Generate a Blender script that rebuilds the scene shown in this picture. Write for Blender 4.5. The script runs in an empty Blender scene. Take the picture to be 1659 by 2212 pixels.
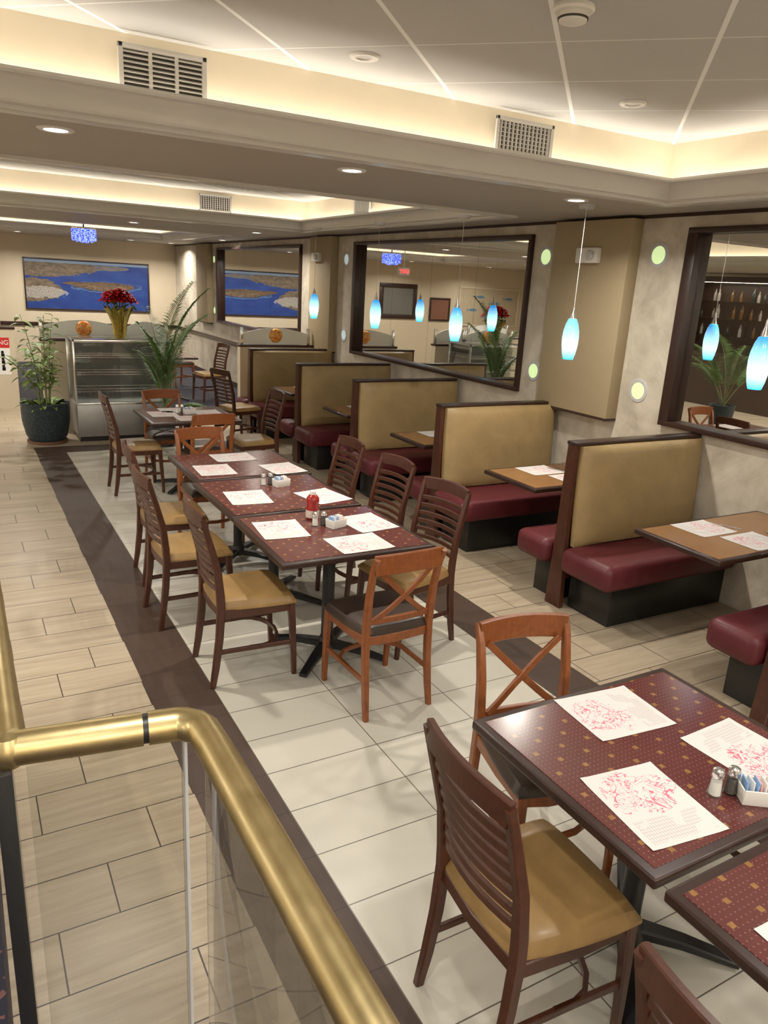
import bpy, bmesh, math, random
from mathutils import Matrix, Vector, Euler
random.seed(7)
SC=bpy.context.scene
COL=SC.collection
pi=math.pi
V=Vector
# ------------------------------------------------------------------ nodes
class NT:
    def __init__(s,name):
        s.mat=bpy.data.materials.new(name); s.mat.use_nodes=True
        s.t=s.mat.node_tree; s.t.nodes.clear()
        s.out=s.t.nodes.new("ShaderNodeOutputMaterial")
    def n(s,t): return s.t.nodes.new(t)
    def put(s,sock,v):
        if isinstance(v,bpy.types.NodeSocket): s.t.links.new(v,sock)
        elif v is not None:
            if isinstance(v,(tuple,list)) and len(v)==3 and len(sock.default_value)==4: v=(*v,1)
            sock.default_value=v
    def m(s,op,a,b=None,c=None):
        n=s.n("ShaderNodeMath"); n.operation=op
        s.put(n.inputs[0],a)
        if b is not None: s.put(n.inputs[1],b)
        if c is not None: s.put(n.inputs[2],c)
        return n.outputs[0]
    def mix(s,f,a,b):
        n=s.n("ShaderNodeMix"); n.data_type='RGBA'
        s.put(n.inputs[0],f); s.put(n.inputs[6],a); s.put(n.inputs[7],b)
        return n.outputs[2]
    def comb(s,x,y,z):
        n=s.n("ShaderNodeCombineXYZ")
        for i,v in enumerate((x,y,z)): s.put(n.inputs[i],v)
        return n.outputs[0]
    def sep(s,v):
        n=s.n("ShaderNodeSeparateXYZ"); s.put(n.inputs[0],v); return n.outputs
    def pos(s): return s.n("ShaderNodeNewGeometry").outputs['Position']
    def obj(s): return s.n("ShaderNodeTexCoord").outputs['Object']
    def noise(s,v,scale,detail=3,rough=.5,dist=0):
        n=s.n("ShaderNodeTexNoise"); s.put(n.inputs['Vector'],v)
        n.inputs['Scale'].default_value=scale;n.inputs['Detail'].default_value=detail
        n.inputs['Roughness'].default_value=rough;n.inputs['Distortion'].default_value=dist
        return n.outputs['Fac']
    def scalev(s,v,x,y,z):
        n=s.n("ShaderNodeVectorMath"); n.operation='MULTIPLY'; s.put(n.inputs[0],v); n.inputs[1].default_value=(x,y,z); return n.outputs[0]
    def mr(s,v,a,b,c=0.,d=1.):
        n=s.n("ShaderNodeMapRange"); s.put(n.inputs[0],v)
        for i,q in enumerate((a,b,c,d)): n.inputs[i+1].default_value=q
        return n.outputs[0]
    def P(s,col,rough=.5,metal=0.,coat=0.,spec=.5,emis=None,es=0.,bump=None,bs=.2,bd=.01,sheen=0):
        p=s.n("ShaderNodeBsdfPrincipled")
        s.put(p.inputs['Base Color'],col); s.put(p.inputs['Roughness'],rough); s.put(p.inputs['Metallic'],metal)
        p.inputs['Coat Weight'].default_value=coat; p.inputs['Coat Roughness'].default_value=.15
        p.inputs['Specular IOR Level'].default_value=spec
        if emis is not None:
            s.put(p.inputs['Emission Color'],emis); s.put(p.inputs['Emission Strength'],es)
        if bump is not None:
            b=s.n("ShaderNodeBump"); b.inputs['Strength'].default_value=bs; b.inputs['Distance'].default_value=bd
            s.put(b.inputs['Height'],bump); s.t.links.new(b.outputs[0],p.inputs['Normal'])
        s.t.links.new(p.outputs[0],s.out.inputs[0]); return s.mat
def plain(name,col,rough=.5,var=.08,scale=8,**k):
    t=NT(name); n=t.noise(t.obj(),scale,3)
    c2=tuple(max(0,c*(1-var*2)) for c in col); c1=tuple(min(1,c*(1+var)) for c in col)
    return t.P(t.mix(n,c2,c1),rough,**k)
def wood(name,a,b,rough=.3,coat=.3,spec=.4):
    t=NT(name); o=t.obj(); v=t.scalev(o,9,9,9)
    n=t.noise(v,1.6,5,.6,1.5); n2=t.noise(t.scalev(o,60,60,6),1.5,3)
    f=t.m('ADD',t.m('MULTIPLY',n,.65),t.m('MULTIPLY',n2,.35))
    return t.P(t.mix(t.mr(f,.3,.7),a,b),rough,coat=coat,spec=spec)
def emit(name,col,st):
    t=NT(name); n=t.noise(t.obj(),5)
    return t.P(t.mix(n,col,tuple(c*.97 for c in col)),.5,emis=col,es=st)
def glassm(name,tint=(.96,.98,.97),refl=.08,rough=.0):
    t=NT(name)
    tr=t.n("ShaderNodeBsdfTransparent"); tr.inputs[0].default_value=(*tint,1)
    g=t.n("ShaderNodeBsdfGlossy"); g.inputs['Roughness'].default_value=rough; g.inputs[0].default_value=(1,1,1,1)
    fr=t.n("ShaderNodeFresnel"); fr.inputs[0].default_value=1.25
    f=t.m('ADD',t.m('MULTIPLY',fr.outputs[0],.6),refl*.3)
    mx=t.n("ShaderNodeMixShader"); t.put(mx.inputs[0],f); t.t.links.new(tr.outputs[0],mx.inputs[1]); t.t.links.new(g.outputs[0],mx.inputs[2])
    t.t.links.new(mx.outputs[0],t.out.inputs[0]); return t.mat
M={}
M['wd']=wood('dark_wood',(.038,.011,.006),(.078,.024,.012),.36,.08)
M['wd2']=wood('dark_trim_wood',(.018,.008,.006),(.036,.014,.010),.38,.08)
M['wc']=wood('cherry_wood',(.155,.040,.010),(.27,.078,.020),.36,.1)
def vinyl(name,col,var=.25,rough=.38):
    t=NT(name); o=t.obj(); n=t.noise(o,6,5,.6,.6); g=t.noise(o,320,2)
    return t.P(t.mix(t.mr(n,.3,.7),tuple(c*(1-var) for c in col),tuple(min(1,c*(1+var*.5)) for c in col)),rough,bump=g,bs=.12,bd=.002,coat=.03,spec=.35)
M['tan']=vinyl('tan_vinyl',(.31,.183,.065),.25,.42)
M['blk']=vinyl('dark_vinyl',(.042,.027,.02),.2)
M['gold']=vinyl('olive_gold_vinyl',(.30,.205,.090),.15,.45)
M['red']=vinyl('burgundy_vinyl',(.095,.013,.018),.15,.48)
M['base']=plain('black_laminate',(.010,.010,.010),.35)
M['iron']=plain('black_cast_iron',(.010,.010,.011),.4)
M['steel']=plain('brushed_steel',(.40,.40,.39),.42,metal=.85)
M['chrome']=plain('chrome',(.80,.80,.80),.18,metal=1.)
M['white']=plain('white_enamel',(.75,.73,.69),.4,.03)
M['vent']=plain('vent_white',(.66,.64,.60),.45,.03)
M['dark']=plain('vent_dark',(.05,.045,.04),.7)
M['grey']=plain('grey_plastic',(.5,.5,.5),.4)
M['dgrey']=plain('dark_case_back',(.13,.13,.125),.25)
M['screen']=plain('beige_grey_panel',(.14,.14,.125),.3)
M['crown']=plain('crown_paint',(.62,.60,.565),.25,.03)
M['cream']=plain('cream_paint',(.72,.63,.47),.6,.03)
M['soffit']=plain('soffit_paint',(.38,.345,.295),.6,.03)
M['farwall']=plain('beige_paint',(.60,.51,.37),.7,.03)
M['pil']=plain('olive_panel_paint',(.34,.265,.155),.6,.04)
M['glass']=glassm('clear_glass')
M['glass2']=glassm('smoky_glass',(.91,.915,.90),.04)
M['led']=emit('lamp_glow',(1,.95,.85),10)
M['panel']=emit('fill_panel_glow',(1,.97,.9),3.)  # glowing face of the added fill panels
t=NT('mirror_silver'); n=t.noise(t.pos(),.5); M['mirror']=t.P(t.mix(n,(.78,.78,.75),(.80,.80,.78)),.01,metal=1.)
t=NT('brass'); o=t.pos(); n=t.noise(o,9,5,.6,.8); n2=t.noise(o,30,3)
M['brass']=t.P(t.mix(t.mr(n,.35,.65),(.47,.36,.16),(.60,.47,.23)),t.mr(n2,.3,.7,.34,.42),metal=1.)
t=NT('stucco_plaster'); p=t.pos(); n=t.noise(p,1.5,7,.66,1.6); n2=t.noise(p,5,5,.6,1)
f=t.mr(t.m('ADD',t.m('MULTIPLY',n,.7),t.m('MULTIPLY',n2,.3)),.36,.64)
M['stucco']=t.P(t.mix(f,(.36,.31,.235),(.63,.57,.465)),.5,bump=n2,bs=.15,bd=.01)
t=NT('frosted_glass'); n=t.noise(t.obj(),3); M['frost']=t.P(t.mix(n,(.76,.78,.74),(.82,.84,.80)),.35)
t=NT('sun_emblem'); o=t.obj(); n=t.noise(o,18,3,.6,1.0); M['sun']=t.P(t.mix(t.mr(n,.4,.6),(.60,.15,.02),(.90,.50,.12)),.35)
t=NT('ceiling_tile_grid'); x,y,z=t.sep(t.pos())
A=t.m('FRACT',t.m('DIVIDE',t.m('ADD',t.m('SUBTRACT',x,y),.475+87),.87))
B=t.m('FRACT',t.m('DIVIDE',t.m('SUBTRACT',t.m('ADD',x,y),5.0-87),.87))
la=t.m('LESS_THAN',A,.032); lb=t.m('LESS_THAN',B,.020)
n=t.noise(t.pos(),2,2); sp=t.noise(t.pos(),180,2)
c=t.mix(n,(.48,.475,.46),(.52,.515,.50)); c=t.mix(lb,c,(.74,.74,.72)); c=t.mix(la,c,(.93,.93,.91))
M['ceil']=t.P(c,.8,bump=sp,bs=.2,bd=.003)
# floor
t=NT('floor_tiles'); P0=t.pos(); x,y,z=t.sep(P0)
ry=t.m('DIVIDE',t.m('SUBTRACT',y,1.92),.253); row=t.m('FLOOR',ry); fy=t.m('FRACT',ry)
uu=t.m('DIVIDE',t.m('SUBTRACT',t.m('SUBTRACT',x,.11),t.m('MULTIPLY',row,.195)),.585); cid=t.m('FLOOR',uu); fx=t.m('FRACT',uu)
gp=t.m('MAXIMUM',t.m('LESS_THAN',fy,.021),t.m('LESS_THAN',fx,.009))
gv=t.comb(t.m('ADD',t.m('MULTIPLY',x,1.5),t.m('MULTIPLY',cid,5.3)),t.m('ADD',t.m('MULTIPLY',y,22),t.m('MULTIPLY',row,3.1)),0)
gr=t.noise(gv,1.,5,.65,.6)
wn=t.n("ShaderNodeTexWhiteNoise"); t.put(wn.inputs['Vector'],t.comb(cid,row,0))
pc=t.mix(t.mr(gr,.27,.73),(.30,.23,.155),(.49,.405,.29)); pc=t.mix(t.m('MULTIPLY',wn.outputs['Value'],.25),pc,(.41,.345,.255))
pc=t.mix(gp,pc,(.04,.03,.025))
gx=t.m('FRACT',t.m('DIVIDE',t.m('SUBTRACT',x,1.02),.5533)); gy=t.m('FRACT',t.m('DIVIDE',t.m('SUBTRACT',y,1.59),.27))
gw=t.m('MAXIMUM',t.m('LESS_THAN',gx,.0085),t.m('LESS_THAN',gy,.018))
wc=t.mix(t.noise(P0,1.7,5,.6,1),(.48,.45,.375),(.60,.57,.49)); wc=t.mix(gw,wc,(.10,.085,.065))
dg=t.noise(t.comb(t.m('MULTIPLY',x,30),t.m('MULTIPLY',y,3),0),1,4,.6)
dc=t.mix(dg,(.032,.017,.011),(.070,.040,.028)); dc=t.mix(t.m('LESS_THAN',gy,.014),dc,(.02,.01,.01))
def band(v,a,b): return t.m('MULTIPLY',t.m('GREATER_THAN',v,a),t.m('LESS_THAN',v,b))
mo=t.m('MULTIPLY',band(x,.70,3.0),t.m('LESS_THAN',y,9.69)); mw=t.m('MULTIPLY',band(x,1.02,2.68),t.m('LESS_THAN',y,9.34))
cp=t.m('MULTIPLY',t.m('GREATER_THAN',y,10.9),t.m('GREATER_THAN',x,.8))
cc=t.mix(t.m('GREATER_THAN',t.noise(P0,26,2),.58),(.010,.011,.022),(.045,.03,.05))
c=t.mix(mo,pc,dc); c=t.mix(mw,c,wc); c=t.mix(cp,c,cc)
rg=t.m('ADD',t.mr(t.noise(P0,3,3),.3,.7,.28,.40),t.m('MULTIPLY',cp,.5)); rg=t.m('ADD',rg,t.m('MULTIPLY',t.m('SUBTRACT',mo,mw),.18))
hg=t.m('SUBTRACT',1.,t.m('MAXIMUM',t.m('MULTIPLY',gp,t.m('SUBTRACT',1.,mo)),t.m('MULTIPLY',gw,mw)))
M['floor']=t.P(c,rg,bump=hg,bs=.3,bd=.003,spec=.4)
t=NT('patterned_carpet'); p=t.pos(); M['carpet']=t.P(t.mix(t.m('GREATER_THAN',t.noise(p,30,2),.6),(.010,.010,.022),(.12,.05,.05)),.95)
def tabletop(name,ca,cb,pat=True):
    t=NT(name); x,y,z=t.sep(t.obj()); n=t.noise(t.obj(),7,4)
    c=t.mix(n,ca,cb)
    if pat:
        dx=t.m('SUBTRACT',t.m('FRACT',t.m('DIVIDE',t.m('ADD',x,5),.0165)),.5); dy=t.m('SUBTRACT',t.m('FRACT',t.m('DIVIDE',t.m('ADD',y,5),.0165)),.5)
        d=t.m('ADD',t.m('MULTIPLY',dx,dx),t.m('MULTIPLY',dy,dy)); c=t.mix(t.m('LESS_THAN',d,.015),c,(.24,.09,.08))
        def lat(ox):
            a=t.m('ABSOLUTE',t.m('SUBTRACT',t.m('FRACT',t.m('DIVIDE',t.m('ADD',x,5+ox),.105)),.5)); b=t.m('ABSOLUTE',t.m('SUBTRACT',t.m('FRACT',t.m('DIVIDE',t.m('ADD',y,5+ox),.105)),.5))
            return t.m('MULTIPLY',t.m('LESS_THAN',a,.078),t.m('LESS_THAN',b,.078))
        g=t.m('MAXIMUM',lat(0),lat(.0525)); c=t.mix(g,c,t.mix(t.noise(t.obj(),90,2),(.18,.08,.025),(.32,.16,.05)))
    return t.P(c,.22,coat=.12,spec=.4)
M['tt']=tabletop('burgundy_patterned_laminate',(.078,.018,.017),(.115,.028,.025))
M['tb']=tabletop('tan_wood_laminate',(.22,.10,.036),(.31,.155,.062),False)
# placemat
t=NT('printed_paper'); o=t.obj(); x,y,z=t.sep(o)
oi=t.n("ShaderNodeObjectInfo").outputs['Random']; ov=t.comb(t.m('ADD',x,t.m('MULTIPLY',oi,30)),y,0)
n=t.noise(ov,12,2,.5,1.8); ln=t.m('LESS_THAN',t.m('ABSOLUTE',t.m('SUBTRACT',n,.5)),.013)
n3=t.noise(ov,26,2,.5,1.2); ln=t.m('MAXIMUM',ln,t.m('LESS_THAN',t.m('ABSOLUTE',t.m('SUBTRACT',n3,.52)),.012))
ex=t.m('DIVIDE',t.m('ADD',x,.050),.10); ey=t.m('DIVIDE',t.m('ADD',y,.005),.12); el=t.m('LESS_THAN',t.m('ADD',t.m('MULTIPLY',ex,ex),t.m('MULTIPLY',ey,ey)),t.m('ADD',.0,t.m('MULTIPLY',t.noise(ov,13,2),1.7)))
c=t.mix(t.m('MULTIPLY',ln,el),(.70,.675,.655),(.68,.15,.22))
bxm=t.m('MULTIPLY',t.m('MULTIPLY',t.m('GREATER_THAN',x,.05),t.m('LESS_THAN',x,.14)),t.m('LESS_THAN',t.m('ABSOLUTE',y),.11))
gl=t.m('MAXIMUM',t.m('LESS_THAN',t.m('FRACT',t.m('DIVIDE',t.m('ADD',x,1.),.012)),.18),t.m('LESS_THAN',t.m('FRACT',t.m('DIVIDE',t.m('ADD',y,1.),.009)),.25))
vb=t.m('GREATER_THAN',t.noise(t.comb(x,y,0),12),.48)
c=t.mix(t.m('MULTIPLY',t.m('MULTIPLY',bxm,gl),vb),c,(.55,.47,.46))
M['paper']=t.P(c,.6)
# coast picture
t=NT('coast_photograph'); x,y,z=t.sep(t.obj()); u=t.m('ADD',t.m('DIVIDE',x,2.6),.5); v=t.m('ADD',t.m('DIVIDE',z,1.03),.5)
uv=t.comb(t.m('MULTIPLY',u,2.5),v,0); n=t.m('ADD',t.m('SUBTRACT',t.noise(uv,3.,4,.6),.5),t.m('MULTIPLY',t.m('SUBTRACT',t.noise(uv,13,6,.7),.5),.8))
uv2=t.comb(t.m('MULTIPLY',u,2.5),t.m('MULTIPLY',v,2.2),0); n2=t.noise(uv2,7,9,.78,.5)
def ell(cx,cy,rx,ry,nz):
    ex=t.m('DIVIDE',t.m('SUBTRACT',u,cx),rx); ey=t.m('DIVIDE',t.m('SUBTRACT',v,cy),ry)
    return t.m('LESS_THAN',t.m('ADD',t.m('ADD',t.m('MULTIPLY',ex,ex),t.m('MULTIPLY',ey,ey)),t.m('MULTIPLY',n,nz)),1.)
c=t.mix(t.mr(t.noise(uv2,3,3),.3,.7),(.008,.022,.13),(.014,.042,.18))
rk=t.mr(n2,.36,.64)
rock=t.mix(rk,(.040,.040,.024),(.17,.115,.08)); rock2=t.mix(rk,(.022,.016,.010),(.15,.09,.05))
c=t.mix(ell(.60,.89,.26,.055,1.6),c,t.mix(.4,rock,(.12,.13,.16)))
c=t.mix(ell(.12,.88,.42,.22,1.4),c,rock)
shal=t.m('MULTIPLY',ell(.64,.49,.28,.125,1.8),t.m('SUBTRACT',1.,ell(.64,.50,.26,.11,1.8))); c=t.mix(shal,c,(.05,.10,.20))
c=t.mix(ell(.64,.50,.24,.095,1.8),c,rock2)
c=t.mix(ell(.40,.54,.13,.035,1.6),c,rock2)
c=t.mix(ell(.0,.38,.30,.24,1.2),c,rock)
c=t.mix(t.m('GREATER_THAN',v,.95),c,(.14,.20,.28))
spk=t.mr(t.noise(uv,70,4,.7),.42,.62); c=t.mix(t.m('MULTIPLY',ell(.08,.33,.24,.12,2.2),spk),c,(.42,.40,.37))
sp2=t.mr(t.noise(uv,60,4,.7),.56,.66); c=t.mix(t.m('MULTIPLY',ell(.64,.47,.18,.06,1.4),sp2),c,(.40,.37,.33))
sp3=t.mr(t.noise(uv,60,4,.7),.60,.68); c=t.mix(t.m('MULTIPLY',ell(.2,.76,.25,.10,1.4),sp3),c,(.36,.33,.30))
M['coast']=t.P(c,.35,emis=c,es=.25)  # emission built into the print: it glows faintly though it is no lamp
t=NT('blue_art_glass'); x,y,z=t.sep(t.obj()); h=t.mr(z,-.15,.15)
hh=t.mr(h,.40,.95); c=t.mix(hh,(.52,.92,1.),(.0,.22,.66)); c=t.mix(t.mr(h,.28,.02),c,(.02,.45,.85))
M['shade']=t.P((.1,.4,.6),.15,emis=c,es=t.mr(h,1.,.35,.95,1.7),coat=.5)
M['greenl']=emit('green_glow',(.50,.66,.30),.8)
M['bluel']=emit('pale_blue_glow',(.45,.55,.55),.45)
t=NT('blue_crystal'); n=t.noise(t.obj(),40,2); f=t.mr(n,.4,.6); c=t.mix(f,(.02,.03,.5),(.22,.30,1.)); M['crystal']=t.P(c,.1,emis=c,es=t.mr(n,.4,.62,.9,2.0))
M['leaf']=plain('leaf_green',(.08,.18,.035),.45,.4)
M['leaf2']=plain('palm_green',(.16,.30,.07),.55,.35)
M['leaf3']=plain('variegated_green',(.26,.39,.10),.55,.45)
M['stem']=plain('stem_green_brown',(.19,.22,.09),.6)
M['petal']=plain('red_petals',(.65,.012,.012),.7,.25,spec=.15)
M['foil']=plain('gold_foil',(.66,.54,.20),.25,.3,25,metal=.9)
M['soil']=plain('soil',(.03,.02,.015),.95)
t=NT('woven_teal'); o=t.obj(); x,y,z=t.sep(o); w=t.m('SINE',t.m('MULTIPLY',z,220)); an=t.m('SINE',t.m('MULTIPLY',t.m('ARCTAN2',y,x),60)); wv=t.m('MULTIPLY',w,an)
M['weave']=t.P(t.mix(t.mr(wv,-1,1),(.008,.016,.020),(.03,.055,.065)),.5,bump=wv,bs=.6,bd=.01)
M['terra']=plain('terracotta',(.20,.08,.045),.6)
M['ketchup']=plain('ketchup_red',(.30,.012,.008),.25)
M['label']=plain('label_cream',(.6,.52,.45),.5)
M['salt']=plain('salt_white',(.8,.78,.74),.6)
M['pepper']=plain('pepper_grey',(.10,.09,.08),.7,.4,120)
M['pblue']=plain('packet_blue',(.25,.42,.72),.5,.2,40)
M['ppink']=plain('packet_pink',(.8,.42,.42),.5,.1,40)
M['pwhite']=plain('packet_white',(.85,.84,.8),.5)
M['signred']=plain('sign_red',(.6,.02,.02),.4)
M['tv']=plain('screen_black',(.008,.008,.01),.1)
M['bottle']=plain('amber_bottle',(.13,.065,.02),.1)
M['bottleg']=plain('clear_bottle',(.30,.28,.25),.1)
M['bottled']=plain('dark_bottle',(.02,.025,.02),.1)
M['barback']=plain('bar_back_wood',(.05,.030,.02),.4)
M['fishblue']=plain('painted_blue',(.12,.24,.38),.5)
M['mural']=plain('mural_beige',(.50,.42,.29),.6)
M['exit']=emit('exit_red',(1,.04,.05),2.5)
# ------------------------------------------------------------------ mesh builder
class MB:
    def __init__(s): s.bm=bmesh.new()
    def _add(s,tb,mt=None):
        if mt is not None: bmesh.ops.transform(tb,matrix=mt,verts=tb.verts)
        me=bpy.data.meshes.new("t"); tb.to_mesh(me); tb.free(); s.bm.from_mesh(me); bpy.data.meshes.remove(me); return s
    def box(s,c,d,r=0,seg=2,rot=None):
        tb=bmesh.new(); bmesh.ops.create_cube(tb,size=1)
        bmesh.ops.scale(tb,vec=V(d),verts=tb.verts)
        if r>0: bmesh.ops.bevel(tb,geom=tb.edges[:],offset=min(r,min(d)*.49),segments=seg,affect='EDGES',profile=.5)
        mt=Matrix.Translation(V(c))
        if rot is not None: mt=mt@Euler(rot).to_matrix().to_4x4()
        return s._add(tb,mt)
    def b2(s,a,b,r=0,seg=2):
        a=V(a);b=V(b); return s.box((a+b)/2,[abs(q) for q in (b-a)],r,seg)
    def sweep(s,pts,w,h,up=(0,0,1),n=None,closed=False,cap=True):
        pts=[V(p) for p in pts]; N=len(pts); up=V(up); rings=[]
        W=w if isinstance(w,(list,tuple)) else [w]*N; Hh=h if isinstance(h,(list,tuple)) else [h]*N
        for i,p in enumerate(pts):
            if closed: tg=pts[(i+1)%N]-pts[i-1]; 
            else: tg=pts[min(i+1,N-1)]-pts[max(i-1,0)]
            tg.normalize()
            sd=tg.cross(up)
            if sd.length<1e-4: sd=V((1,0,0))
            sd.normalize(); u2=sd.cross(tg).normalized()
            a,b=W[i]/2,Hh[i]/2
            if n: sec=[(a*math.cos(2*pi*k/n),b*math.sin(2*pi*k/n)) for k in range(n)]
            else:
                c=min(a,b)*.35; sec=[(a,-b+c),(a,b-c),(a-c,b),(-a+c,b),(-a,b-c),(-a,-b+c),(-a+c,-b),(a-c,-b)]
            rings.append([s.bm.verts.new(p+sd*q[0]+u2*q[1]) for q in sec])
        K=len(rings[0]); R=range(N if closed else N-1)
        for i in R:
            A,B=rings[i],rings[(i+1)%N]
            for k in range(K): s.bm.faces.new((A[k],A[(k+1)%K],B[(k+1)%K],B[k]))
        if cap and not closed:
            s.bm.faces.new(rings[0][::-1]); s.bm.faces.new(rings[-1])
        return s
    def lathe(s,prof,n=24,c=(0,0,0),cap=True,mt=None):
        tb=bmesh.new(); rings=[]
        for r,z in prof:
            rings.append([tb.verts.new((r*math.cos(2*pi*k/n),r*math.sin(2*pi*k/n),z)) for k in range(n)])
        for i in range(len(rings)-1):
            A,B=rings[i],rings[i+1]
            for k in range(n): tb.faces.new((A[k],A[(k+1)%n],B[(k+1)%n],B[k]))
        if cap: tb.faces.new(rings[0][::-1]); tb.faces.new(rings[-1])
        m=Matrix.Translation(V(c)); 
        if mt is not None: m=m@mt
        return s._add(tb,m)
    def pillow(s,mt,a,b,th,k=.10,N=14,p=6,e=.4,a2=None,rim=.25):
        tb=bmesh.new(); g={}
        a2=a if a2 is None else a2
        def sp(i): q=-1+2*i/N; return math.copysign(abs(q)**.6,q) if abs(q)>0 else 0
        for sd in (0,1):
            for i in range(N+1):
                for j in range(N+1):
                    u=sp(i);v=sp(j)
                    ww=a+(a2-a)*(v+1)/2
                    x=u*ww*math.sqrt(1-k*v*v); y=v*b*math.sqrt(1-k*u*u)
                    d=max(0,(1-abs(u)**p)*(1-abs(v)**p))**e
                    edge=i in(0,N) or j in (0,N)
                    if sd==0: z=th*(rim+(1-rim)*d)
                    else: z=0
                    if sd==1 and not edge: x*=.98;y*=.98
                    g[sd,i,j]=tb.verts.new((x,y,z))
        for i in range(N):
            for j in range(N):
                tb.faces.new((g[0,i,j],g[0,i+1,j],g[0,i+1,j+1],g[0,i,j+1]))
                tb.faces.new((g[1,i,j],g[1,i,j+1],g[1,i+1,j+1],g[1,i+1,j]))
        for i in range(N):
            tb.faces.new((g[1,i,0],g[1,i+1,0],g[0,i+1,0],g[0,i,0])); tb.faces.new((g[0,i,N],g[0,i+1,N],g[1,i+1,N],g[1,i,N]))
            tb.faces.new((g[0,0,i],g[0,0,i+1],g[1,0,i+1],g[1,0,i])); tb.faces.new((g[1,N,i],g[1,N,i+1],g[0,N,i+1],g[0,N,i]))
        return s._add(tb,mt)
    def prism(s,poly,mt,th):
        tb=bmesh.new(); A=[tb.verts.new((x,y,0)) for x,y in poly]; B=[tb.verts.new((x,y,th)) for x,y in poly]
        n=len(poly); tb.faces.new(A[::-1]); tb.faces.new(B)
        for k in range(n): tb.faces.new((A[k],A[(k+1)%n],B[(k+1)%n],B[k]))
        return s._add(tb,mt)
    def face(s,pts):
        s.bm.faces.new([s.bm.verts.new(V(p)) for p in pts]); return s
    def obj(s,name,mat,parent=None,loc=(0,0,0),rot=(0,0,0),ang=35,**props):
        bmesh.ops.recalc_face_normals(s.bm,faces=s.bm.faces[:]) if props.pop('recalc',True) else None
        me=bpy.data.meshes.new(name); s.bm.to_mesh(me); s.bm.free()
        for p in me.polygons: p.use_smooth=True
        me.set_sharp_from_angle(angle=math.radians(ang))
        me.materials.append(M[mat] if isinstance(mat,str) else mat)
        o=bpy.data.objects.new(name,me); COL.objects.link(o); o.location=loc; o.rotation_euler=rot
        if parent is not None: o.parent=parent
        for k,v in props.items(): o[k]=v
        return o
def thing(name,label,cat,loc=(0,0,0),rz=0,group=None):
    e=bpy.data.objects.new(name,None); e.empty_display_size=.1; COL.objects.link(e); e.location=loc; e.rotation_euler=(0,0,rz)
    e['label']=label; e['category']=cat
    if group: e['group']=group
    return e
def dup(root,loc,rz=0,label=None,top=True,sc=1):
    c=root.copy(); COL.objects.link(c)
    if top:
        c.location=loc; c.rotation_euler=(0,0,rz); c.scale=(sc,sc,sc)
        if label: c['label']=label
    for ch in [o for o in CH.get(root.name,[])]:
        d=dup(ch,None,top=False); d.parent=c
    return c
CH={}
def index(root):
    for o in bpy.data.objects:
        if o.parent is not None:
            CH.setdefault(o.parent.name,[])
            if o not in CH[o.parent.name]: CH[o.parent.name].append(o)
def T(x,y,z): return Matrix.Translation((x,y,z))
def RX(a): return Matrix.Rotation(a,4,'X')
def RY(a): return Matrix.Rotation(a,4,'Y')
def RZ(a): return Matrix.Rotation(a,4,'Z')
def st(mb,name,mat,**k): return mb.obj(name,mat,kind="structure",**k)
# ------------------------------------------------------------------ room shell
XW=4.74; KW=XW/4.70; ZS=2.72; ZC=3.09; YF=18.8; YB=-3.0; XL=-6.0; DM=.045
MI=[(.5,3.95*KW),(5.68*KW,9.27*KW),(11.05*KW,15.3*KW)]
st(MB().b2((XL-.2,YB-.2,-.1),(5.1,YF+.2,0)),'floor','floor')
mb=MB()
mb.b2((XW,YB,0),(5.05,YF,1.18)); mb.b2((XW,YB,2.615),(5.05,YF,3.3))
for a,b in ((YB,MI[0][0]),(MI[0][1],MI[1][0]),(MI[1][1],MI[2][0]),(MI[2][1],YF)): mb.b2((XW,a,1.18),(5.05,b,2.615))
for a,b in MI: mb.b2((XW+.11,a,1.18),(5.05,b,2.615))
st(mb,'wall_right','stucco')
st(MB().b2((XL,YF,0),(5.05,YF+.15,3.3)),'wall_far','farwall')
st(MB().b2((XL-.15,YB,0),(XL,YF,3.3)),'wall_left','farwall')
st(MB().b2((XL,YB-.15,0),(5.05,YB,3.3)),'wall_back','farwall')
COF=[(-1.6,4.17,-2.2,3.75),(-1.6,4.17,5.5,9.8),(-1.2,3.9,12.3,16.4)]
D=.10
mb=MB()
ys=[YB]
for x0,x1,y0,y1 in COF:
    mb.b2((XL,ys[-1],ZS),(XW+.28,y0-D,ZC+.2)); ys.append(y1+D)
    mb.b2((XL,y0-D,ZS),(x0-D,y1+D,ZC+.2)); mb.b2((x1+D,y0-D,ZS),(XW+.28,y1+D,ZC+.2))
mb.b2((XL,ys[-1],ZS),(XW+.28,YF,ZC+.2))
st(mb,'ceiling','soffit')
mb=MB()
for x0,x1,y0,y1 in COF: mb.b2((x0-D,y0-D,ZC),(x1+D,y1+D,ZC+.05))
st(mb,'ceiling_coffer_tiles','ceil')
def ring(mb,rect,prof,closedprof=False):
    x0,x1,y0,y1=rect; L=[]
    for d,z in prof: L.append([mb.bm.verts.new(q) for q in ((x0+d,y0+d,z),(x1-d,y0+d,z),(x1-d,y1-d,z),(x0+d,y1-d,z))])
    n=len(L)
    for i in range(n if closedprof else n-1):
        A,B=L[i],L[(i+1)%n]
        for k in range(4): mb.bm.faces.new((A[k],A[(k+1)%4],B[(k+1)%4],B[k]))
ti=1
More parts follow.
